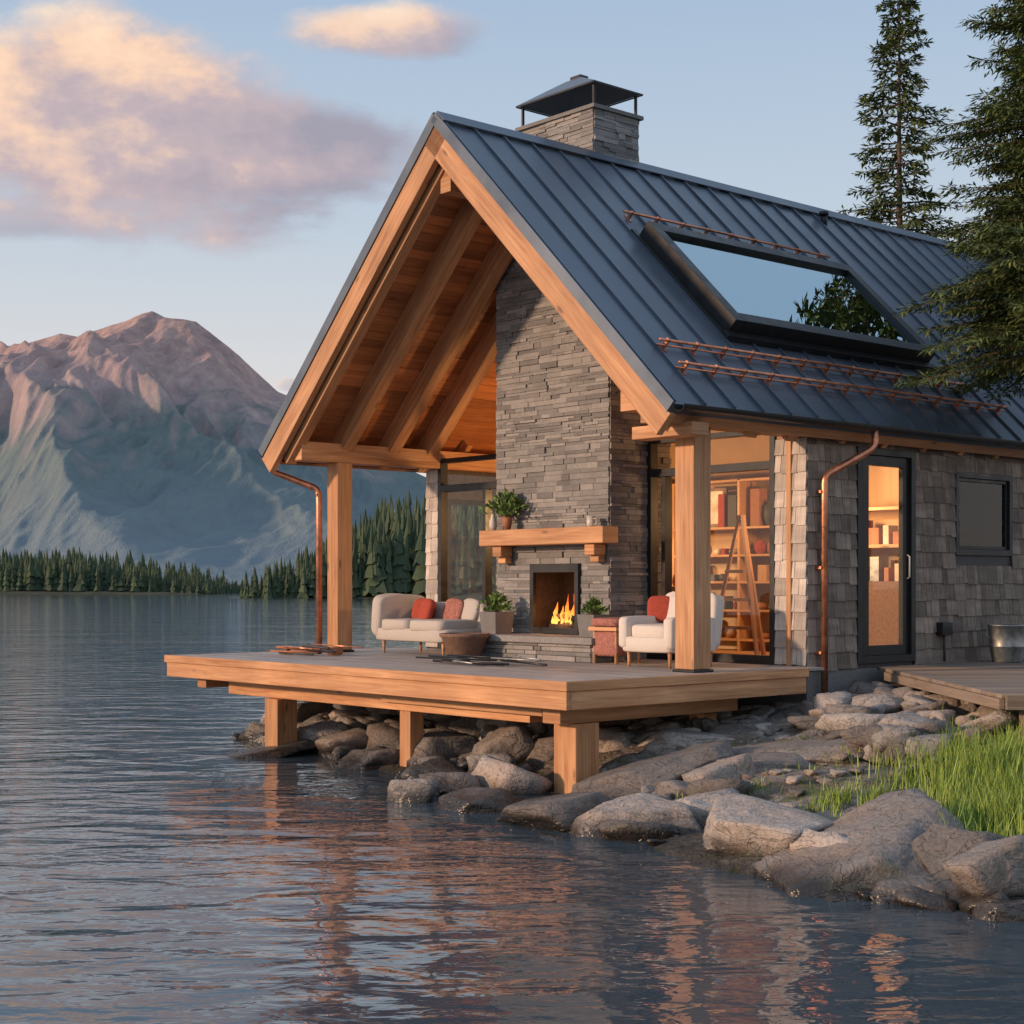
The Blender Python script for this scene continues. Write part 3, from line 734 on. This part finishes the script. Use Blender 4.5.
big=[(762,842,.13,150,84),(880,866,.12,210,84),(968,858,.22,100,70),(925,895,.03,120,50),(640,825,.06,150,56),(545,818,.03,120,42),(408,797,.04,60,42),(505,782,.1,64,46),
     (730,782,.25,66,54),(712,822,.08,84,50),(470,806,.03,80,30),(345,750,.06,74,44),(262,757,-.01,104,18),(375,763,.04,74,34),(430,778,.04,60,30),(610,808,.02,60,24),
     (985,910,.02,64,30),(1010,918,.02,74,34),(815,725,.5,74,30),(880,722,.55,126,60),(905,692,.72,78,35),(315,738,.15,64,34),
     (825,838,.12,90,40),(660,775,.25,150,36),(850,785,.26,150,30),(780,790,.22,90,30),(445,750,.2,84,44),(500,752,.25,74,44),(700,745,.38,150,30),(800,752,.4,160,26),(1005,870,.25,80,60),(690,800,.15,64,36),(770,768,.33,80,26),(960,735,.5,74,40),(930,750,.42,64,30),(1000,745,.5,74,40),(850,905,-.02,60,24)]
for i,(px,py,z,w,h) in enumerate(big):
    x,y=PW(px,py,z); W_=w*y/F/2*1.2; H_=h*y/F/2*1.4
    rk=Rocks(); rk.add((x,y+.1,max(z,-.02)),(W_,W_*U(.75,1.05),H_),U(-.35,.35),U(-.2,.12),i%11,5 if w>85 else 4); rk.build('boulder')
rk=Rocks()
n=0
while n<190:
    i=random.randrange(0,10); t=R(); ax,ay=PG[i];bx,by=PG[i+1]; off=random.gauss(.35,.5)
    if off<-.45: continue
    dx,dy=bx-ax,by-ay;l=math.hypot(dx,dy); nx,ny=-dy/l,dx/l
    if i>=8 and R()<.5: continue
    x=ax+dx*t+nx*off; y=ay+dy*t+ny*off
    s=min(.28,abs(random.lognormvariate(-2.2,.5)))
    z=max(tz(x,y),-.12)
    if abs(x-.55)<.5 and 13.3<y<15.2: s=min(s,.1)
    rk.add((x,y,z+s*.1),(s*U(.9,1.8),s*U(.8,1.3),s*U(.5,.95)),U(0,6.3),U(-.35,.35)); n+=1
for i in range(240):
    a,b=U(1.1,3.72),U(.1,7.2); p=L2W(a,b); s=U(.12,.34); z=tz(p.x,p.y)
    if z<-.15: continue
    lift=max(0,(a-1.2))*.09
    zt=z+lift
    top=.50+max(0,a-2.0)*.12
    if zt+s*.6>top: zt=top-s*.6
    rk.add((p.x,p.y,zt),(s*1.25,s*U(.8,1.2),s*U(.65,1.05)),U(0,6.3),U(-.3,.3))
for i in range(260):
    x,y=U(2.9,6.3),U(13.2,17.2)
    s=U(.07,.22); 
    q=Vector((x-OX,y-OY)); b=-SA*q.x+CA*q.y
    if b>.15: continue
    z=tz(x,y); rk.add((x,y,min(z+s*.3+U(0,.16),.88-s*.5)),(s*1.5,s*U(.8,1.3),s*U(.55,.95)),U(0,6.3),U(-.3,.3))
for i in range(650):
    x,y=U(-.5,5.5),U(9.3,16.5)
    if tz0(sdist(np.array([x]),np.array([y])))[0]<.0: continue
    s=U(.02,.085); rk.add((x,y,tz(x,y)+s*.3),(s*1.4,s,s*.6),U(0,6.3),0)
rk.build('shore_rocks')

# walkway by the door
wk=MB()
x0=4.0
yy=12.9
while yy<18.6:
    xl=x0
    xmin=OX+(CA*(yy+.14-OY)-(BW-.05))/SA
    xa=max(xl,xmin)
    if xa<9: wk.box(xa,9.5,yy,yy+.135,1.0,1.035,'walk')
    yy+=.142
wk.box(3.98,4.03,12.9,16.9,.91,.998,'walk'); wk.box(4.03,9.5,12.85,12.9,.91,1.03,'walk')
for (x,y) in ((4.3,13.1),(4.3,15.4),(6,13.1),(8,13.1),(6.5,15.4)): wk.box(x-.07,x+.07,y-.07,y+.07,.2,.998,'walk')
wk.build('wooden_walkway',None,.005)
bu=MB(); bx,by=PW(1007,662,1.037); prof=[(.155,0),(.16,.01),(.185,.14),(.19,.145),(.187,.15),(.205,.33),(.212,.335),(.212,.35),(.2,.35),(.155,.02)]
prof=[(a*1.05,b*1.25) for a,b in prof]
bu.lathe(prof,(bx,by,1.037),'steel',28); bu.tube([(bx-.21,by,1.44),(bx-.25,by-.03,1.36),(bx-.21,by-.06,1.30)],.008,'steel',6)
bu.build('metal_bucket',None)
ut=MB(); ut.box(6.1,6.3,BW-.12,BW-.02,1.35,1.5,'black'); ut.tube([(6.2,BW-.07,1.35),(6.2,BW-.07,1.05)],.015,'black',8); ut.build('outlet_box',cabin,.01)

# grass ------------------------------------------------
random.seed(11)
g=MB()
def blade(x,y,h,z):
    th=U(0,6.28);ln=U(.1,.6)*h;w=U(.003,.006);dx,dy=math.cos(th),math.sin(th);px_,py_=-dy*w,dx*w
    vs=[(x-px_,y-py_,z-.02),(x+px_,y+py_,z-.02),(x+dx*ln*.3+px_*.8,y+dy*ln*.3+py_*.8,z+h*.55),(x+dx*ln*.3-px_*.8,y+dy*ln*.3-py_*.8,z+h*.55),(x+dx*ln,y+dy*ln,z+h)]
    g.add(vs,[(0,1,2,3),(3,2,4)],'grass')
clus=[(2.95,9.95,.22,.3,900,.22),(3.3,10.6,.3,.4,2200,.30),(3.75,11.4,.35,.5,2800,.33),(3.95,12.5,.4,.5,2000,.28),(2.62,11.75,.15,.12,520,.2),(2.35,11.9,.15,.1,200,.12),(4.4,10.8,.5,.8,2500,.4),(5.2,12,.6,.8,2000,.4),(3.15,12.3,.3,.2,260,.12),(1.9,12.9,.3,.15,200,.08),(2.6,10.4,.15,.12,200,.14),(4.3,9.9,.4,.4,900,.35),(2.4,10.9,.4,.15,160,.07),(3.3,13.6,.5,.3,260,.1)]
for (cx,cy,sx,sy,n,h) in clus:
    X_=np.array([random.gauss(cx,sx) for _ in range(n)]); Y_=np.array([random.gauss(cy,sy) for _ in range(n)]); Z_=tz0(sdist(X_,Y_))
    for x,y,z in zip(X_,Y_,Z_):
        g_n=noise.noise(Vector((x*3,y*3,0)))
        if g_n<-.15: continue
        z=z+nz(x,y)
        if z<.06: continue
        blade(x,y,h*U(.45,1.15)*(1+.4*g_n),z)
g.build('grass')

# trees ------------------------------------------------
def conifer(name,x,y,z0,H,Rad,zb,nb,seed,tw=26,lw=.03,ll=.14,powr=.85,trr=.16,gap=.075,droop=.38):
    random.seed(seed); t=MB()
    pts=[(x+.05*noise.noise(Vector((seed,k*.4,0))),y,z0+H*k/10) for k in range(11)]
    t.tube(pts,[trr*(1-k/10.3) for k in range(11)],'bark',9)
    for i in range(nb):
        f=(i+R())/nb; z=zb+(H-zb)*f
        L=(Rad*(1-f)**powr+.12)*U(.5,1.18)*(1+.3*noise.noise(Vector((f*9,seed,0))))
        az=i*2.399+U(-.5,.5); up=U(-.15,.15)+.55*f-.12
        o=Vector((x,y,z0+z)); d0=Vector((math.cos(az),math.sin(az),0)); sd=Vector((-d0.y,d0.x,0))
        def P(s): return o+d0*L*s+Vector((0,0,L*(up*s-droop*s*s+.16*s**3)))
        t.tube([P(0),P(.5),P(.98)],[.012+.012*L,.008+.005*L,.003],'bark',4)
        n=int(tw*(.4+L/max(Rad,.1)))
        for k in range(n):
            s=.10+.92*((k+R())/n)**.7
            s=min(s,1.0); c=P(s); sgn=1 if k%2 else -1
            ln=(.36*L*(1.08-s)+.10)*U(.6,1.2); dirn=(d0*U(.5,.9)+sd*sgn*U(.4,1.0)+Vector((0,0,U(-.40,.15)))).normalized()
            m=max(2,int(ln/gap))
            for j in range(m):
                q=c+dirn*ln*(j+.3)/m; dd=(dirn*.9+Vector((U(-.7,.7),U(-.7,.7),U(-.6,.3)))).normalized(); w=lw*U(.5,1.0); l2=ll*U(.6,1.1)
                ss=dd.cross(Vector((U(-.6,.6),U(-.6,.6),1))).normalized()
                t.add([q-ss*w*.4,q+dd*l2*.5-ss*w*.5,q+dd*l2,q+dd*l2*.45+ss*w*.5],[(0,1,2,3)],'needle',r=min(1,max(0,.10+.55*s+U(-.2,.3))))
    return t.build(name)
Yt=34; conifer('spruce_tree',(899-512)/F*Yt,Yt,.8,14.6,1.95,3.5,250,3,tw=36,lw=.07,ll=.20,powr=.85,gap=.09)
conifer('spruce_tree',(1060-512)/F*17.5,17.5,.7,8.1,1.42,3.75,330,9,tw=74,lw=.030,ll=.11,powr=.36,trr=.15,gap=.05,droop=.3)
conifer('spruce_tree',(1130-512)/F*30,30,.8,15,2.6,3,170,12,tw=26,lw=.08,ll=.25,powr=.7,gap=.12)
conifer('spruce_tree',13.6,30,.8,21,3.6,2,230,15,tw=30,lw=.16,ll=.42,powr=.8,gap=.18,trr=.3)
conifer('spruce_tree',18.0,33,.8,19,3.6,2,180,16,tw=26,lw=.16,ll=.42,powr=.8,gap=.2,trr=.3)

# far trees ------------------------------------------------
def simplecon(arr,x,y,z,h,w,seed):
    n=8; vs,fs,rs_=arr; layers=5
    for l in range(layers):
        zb=z+h*(.06+.165*l); zt=z+h*min(1,(.06+.165*l+.34)); ww=w*(1-l/layers*.86)*random.uniform(.8,1.1); o=len(vs)
        for k in range(n):
            th=6.283*k/n+random.uniform(-.2,.2); r_=ww*random.uniform(.6,1.15); vs.append((x+math.cos(th)*r_,y+math.sin(th)*r_,zb+h*random.uniform(-.03,.04)))
        vs.append((x,y,zt)); rs_.extend([random.random()*.5+seed*.5]*(n+1))
        for k in range(n): fs.append((o+k,o+(k+1)%n,o+n))
def forestobj(name,trees):
    arr=([],[],[])
    for t in trees: simplecon(arr,*t)
    me=bpy.data.meshes.new(name); me.from_pydata(arr[0],[],arr[1]); me.materials.append(M['fforest'])
    at=me.attributes.new('rnd','FLOAT','POINT'); at.data.foreach_set('value',np.array(arr[2],dtype=np.float32)); o=bpy.data.objects.new(name,me); COL.objects.link(o)
random.seed(33)
def hillR(x,y):
    s=max(0,min(1,(y-232)/40)); return (-.5+max(0,(x+42))*.33*s+ max(0,x+42)*.02) if x>-46 else -1
def hillL(x,y):
    e=max(0,min(1,(-62-x)/40)); s=max(0,min(1,(y-328)/60)); return -.5+.9*min(1,e*4)+3.5*e*s
def fmat(name,c):
    m,nt,b=nm(name); p=nd(nt,'ShaderNodeNewGeometry').outputs['Position']; n=noi(nt,p,.3,3)
    nt.links.new(ramp(nt,n,[(.3,[q*.6 for q in c]),(.7,c)]),b.inputs['Base Color']); b.inputs['Roughness'].default_value=1; return m
fm=fmat('forest_floor',(.05,.06,.035))
gx,gy=np.meshgrid(np.linspace(-50,120,86),np.linspace(228,330,52)); gz=np.array([hillR(a,b)+1.0*noise.noise(Vector((a*.05,b*.05,0))) *(1 if b>236 else .3) for a,b in zip(gx.ravel(),gy.ravel())]).reshape(gx.shape); gz[0]=-2; gz[:,0]=-2
gridmesh('far_shore_hill',gx,gy,gz,fm)
gx,gy=np.meshgrid(np.linspace(-420,-55,100),np.linspace(322,470,40)); gz=np.array([hillL(a,b)+.5*noise.noise(Vector((a*.05,b*.05,0))) for a,b in zip(gx.ravel(),gy.ravel())]).reshape(gx.shape); gz[0]=-2; gz[:,-1]=-2
gridmesh('far_shore',gx,gy,gz,fm)
tr=[]
for i in range(1500):
    x=U(-40,70);y=233+abs(random.gauss(0,1))*24
    sc=min(1,.35+(x+42)/34); h=U(6,12.5)*sc; tr.append((x,y,hillR(x,y)-.3,h,h*U(.13,.2),R()))
forestobj('distant_forest',tr)
tr=[]
for i in range(2800):
    x=-62-abs(U(0,1))**1.3*330; y=331+abs(random.gauss(0,1))*28
    sc=min(1,.35+(-60-x)/50); h=U(4.4,8.4)*sc; tr.append((x,y,hillL(x,y)-.2,h,h*U(.14,.22),R()))
forestobj('distant_forest',tr)

# mountain ------------------------------------------------
prof=[(-1500,560),(-1000,520),(-600,470),(-400,440),(-250,400),(-150,372),(-60,358),(0,348),(30,343),(60,333),(78,337),(95,330),(125,322),(140,315),(152,312),(165,319),(182,320),(196,322),(215,336),(240,356),(262,377),(278,392),(300,402),(330,425),(370,450),(430,480),(520,520),(600,545),(800,560),(1400,545),(2400,560)]
YR=3000.; k=YR/F
PX=np.array([(p-512)*k for p,_ in prof]); PZ=np.array([(HY-q)*k+HC for _,q in prof])
mx=np.concatenate([np.linspace(-3800,-1300,70,endpoint=False),np.linspace(-1300,0,480,endpoint=False),np.linspace(0,3500,70)]); my=np.concatenate([np.linspace(1150,3000,300,endpoint=False),np.linspace(3000,4600,40)])
mX,mY=np.meshgrid(mx,my)
def rid(p): return 1-abs(noise.noise(p))*2
flat=[(a,b) for a,b in zip(mX.ravel(),mY.ravel())]
n1=np.array([noise.noise(Vector((a*.0018,b*.0013,1))) for a,b in flat]).reshape(mX.shape)
def n2f(a,b):
    wx=a+60*noise.noise(Vector((a*.004,b*.003,11))); 
    return rid(Vector((wx*.0030+b*.0014,b*.0006,4)))*.60+rid(Vector((wx*.0085+b*.002,b*.0018,7)))*.22+rid(Vector((wx*.021+b*.003,b*.0042,9)))*.11+rid(Vector((wx*.05,b*.011,2)))*.05
n2=np.array([n2f(a,b) for a,b in flat]).reshape(mX.shape)
T=(mY-1250)/(YR-1250); Tc=np.clip(T,0,1); back=np.clip((mY-YR)/1600,0,1)
Hh=np.interp(mX+160*n1*(1-Tc),PX,PZ)
mZ=Hh*Tc**1.2*(1-back**1.2*.9)
env=np.sin(np.pi*Tc**1.3)
mZ=mZ+(n2-.55)*Hh*.33*env + (n2-.55)*9*(Tc>.9)
mZ=np.where(T<0,-5+T*20,mZ)
def mountmat():
    m,nt,b=nm('mountain_rock_hazed'); p=nd(nt,'ShaderNodeNewGeometry').outputs['Position']; z=nd(nt,'ShaderNodeSeparateXYZ',{0:p}).outputs[2]
    nz_=nd(nt,'ShaderNodeNewGeometry').outputs['Normal']; nzz=nd(nt,'ShaderNodeSeparateXYZ',{0:nz_}).outputs[2]
    n=noi(nt,mapping(nt,p,(1,.45,.6)),.007,5,.6); n2=noi(nt,mapping(nt,p,(1,.35,.35)),.035,6,.75)
    rock=ramp(nt,n2,[(.3,(.24,.165,.155)),(.5,(.42,.275,.24)),(.7,(.60,.40,.325))])  # alpenglow partly put into the rock colour as extra red
    low=ramp(nt,n2,[(.35,(.04,.07,.04)),(.65,(.11,.15,.085))])
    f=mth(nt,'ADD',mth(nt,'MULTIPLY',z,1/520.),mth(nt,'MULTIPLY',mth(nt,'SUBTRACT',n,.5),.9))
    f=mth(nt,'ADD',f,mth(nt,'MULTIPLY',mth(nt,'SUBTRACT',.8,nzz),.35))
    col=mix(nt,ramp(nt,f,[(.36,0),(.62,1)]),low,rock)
    col=mix(nt,ramp(nt,mth(nt,'MULTIPLY',z,1/520.),[(0,.62),(.35,.42),(.8,.12)]),col,(.27,.33,.41))  # distance haze painted into the base colour, denser toward the foot
    nt.links.new(col,b.inputs['Base Color']); b.inputs['Roughness'].default_value=1
    b.inputs['Specular IOR Level'].default_value=0
    bump(nt,b,n2,.6,10.); return m
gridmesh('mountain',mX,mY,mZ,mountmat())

# water ------------------------------------------------
def watermat():
    m,nt,b=nm('lake_water'); p=nd(nt,'ShaderNodeNewGeometry').outputs['Position']
    w1=noi(nt,mapping(nt,p,(.75,1.5,1)),1.4,2,.45,.5); w2=noi(nt,mapping(nt,p,(1.,1.7,1)),6.,2,.5,.4); w3=noi(nt,mapping(nt,p,(.3,.7,1)),.35,1,.5,.2)
    patch=ramp(nt,noi(nt,mapping(nt,p,(.2,.5,1)),.25,1),[(.35,.3),(.65,1)])
    h=mth(nt,'ADD',mth(nt,'ADD',mth(nt,'MULTIPLY',w1,.9),mth(nt,'MULTIPLY',mth(nt,'MULTIPLY',w2,patch),.17)),mth(nt,'MULTIPLY',w3,1.2))
    setp(b,Base_Color=(.05,.075,.095,1),Roughness=.04,IOR=1.5)
    bump(nt,b,h,1.0,.042); return m
xs=nonuni(-9000,9000,-30,30,3.0); ys=nonuni(-300,9000,-10,60,3.0); wx,wy=np.meshgrid(xs,ys); gridmesh('water',wx,wy,np.zeros(wx.shape),watermat())

# ------------------------------------------------------------ world
w=bpy.data.worlds.new('World'); scene.world=w; w.use_nodes=True; nt=w.node_tree; nt.nodes.clear()
SAZ=math.radians(-112); SEL=math.radians(13)
out=nd(nt,'ShaderNodeOutputWorld'); bg=nd(nt,'ShaderNodeBackground'); bg.inputs[1].default_value=.10; nt.links.new(bg.outputs[0],out.inputs[0])
sky=nd(nt,'ShaderNodeTexSky',sky_type='NISHITA',sun_disc=False,sun_elevation=SEL,sun_rotation=SAZ,air_density=1.0,dust_density=1.2,ozone_density=1.5)
d=nd(nt,'ShaderNodeTexCoord').outputs['Generated']; sp=nd(nt,'ShaderNodeSeparateXYZ',{0:d}); X,Y,Z=sp.outputs
az=mth(nt,'ARCTAN2',X,Y); el=mth(nt,'ARCSINE',Z)
S=10.0
grad=ramp(nt,el,[(0.0,(.94*S,.82*S,.76*S)),(.10,(.85*S,.80*S,.78*S)),(.22,(.60*S,.69*S,.79*S)),(.38,(.42*S,.56*S,.75*S)),(1.,(.52*S,.63*S,.80*S))])
base=mix(nt,.85,sky.outputs[0],grad)
dv=mapping(nt,d,(1,1,2.0))
nA=noi(nt,dv,5.5,6,.6,.3); nB=noi(nt,mapping(nt,d,(1,1,1.7)),10,6,.6)
def cloud(base,a0,e0,ha,he,amp,dens=1.,tilt=0.,dark=0.,edge=.5,key=.30):
    da=mth(nt,'DIVIDE',mth(nt,'SUBTRACT',az,a0),ha); de=mth(nt,'DIVIDE',mth(nt,'SUBTRACT',mth(nt,'ADD',el,mth(nt,'MULTIPLY',mth(nt,'SUBTRACT',az,a0),tilt)),e0),he)
    r=mth(nt,'SQRT',mth(nt,'ADD',mth(nt,'MULTIPLY',da,da),mth(nt,'MULTIPLY',de,de)))
    f=mth(nt,'ADD',mth(nt,'SUBTRACT',1.0,r),mth(nt,'ADD',mth(nt,'MULTIPLY',mth(nt,'SUBTRACT',nA,.5),amp),mth(nt,'MULTIPLY',mth(nt,'SUBTRACT',nB,.5),amp*.6)))
    mask=mth(nt,'MULTIPLY',ramp(nt,f,[(0.02,0),(edge,1)],'EASE'),dens)
    sh=mth(nt,'ADD',mth(nt,'ADD',mth(nt,'MULTIPLY',de,.22),.50-dark),mth(nt,'MULTIPLY',mth(nt,'SUBTRACT',nB,.5),1.5))
    sh=mth(nt,'SUBTRACT',sh,mth(nt,'MULTIPLY',da,key))
    c=ramp(nt,sh,[(.1,(.37*S,.35*S,.43*S)),(.4,(.56*S,.46*S,.49*S)),(.62,(.98*S,.68*S,.50*S)),(.95,(1.1*S,.86*S,.64*S))])
    return mix(nt,mask,base,c)
base=cloud(base,-.155,.268,.15,.040,1.4,.95,dark=.26,edge=.55,key=.15)
base=cloud(base,-.262,.272,.165,.078,1.4,edge=.45)
base=cloud(base,-.085,.336,.085,.020,1.5,.9)
base=cloud(base,-.34,.217,.15,.016,1.2,.65)
base=cloud(base,-.14,.125,.012,.006,.8,.5)
base=cloud(base,-1.0,.35,.5,.12,1.6,.9)
nt.links.new(base,bg.inputs[0])
sl=bpy.data.lights.new('sun','SUN'); sl.energy=3.4; sl.angle=math.radians(3); sl.color=(1,.64,.40); so_=bpy.data.objects.new('sun',sl); COL.objects.link(so_)
sv=Vector((math.sin(SAZ)*math.cos(SEL),math.cos(SAZ)*math.cos(SEL),math.sin(SEL))); so_.rotation_euler=sv.to_track_quat('Z','Y').to_euler()
# camera
cam=bpy.data.cameras.new('camera'); cam.sensor_width=36; cam.lens=F/1024*36; cam.shift_y=(HY-512)/1024; cam.clip_end=20000; co=bpy.data.objects.new('camera',cam); COL.objects.link(co)
co.location=(0,0,HC); co.rotation_euler=(math.pi/2,0,0); scene.camera=co
scene.view_settings.view_transform='Standard'; scene.view_settings.look='None'; scene.view_settings.exposure=0
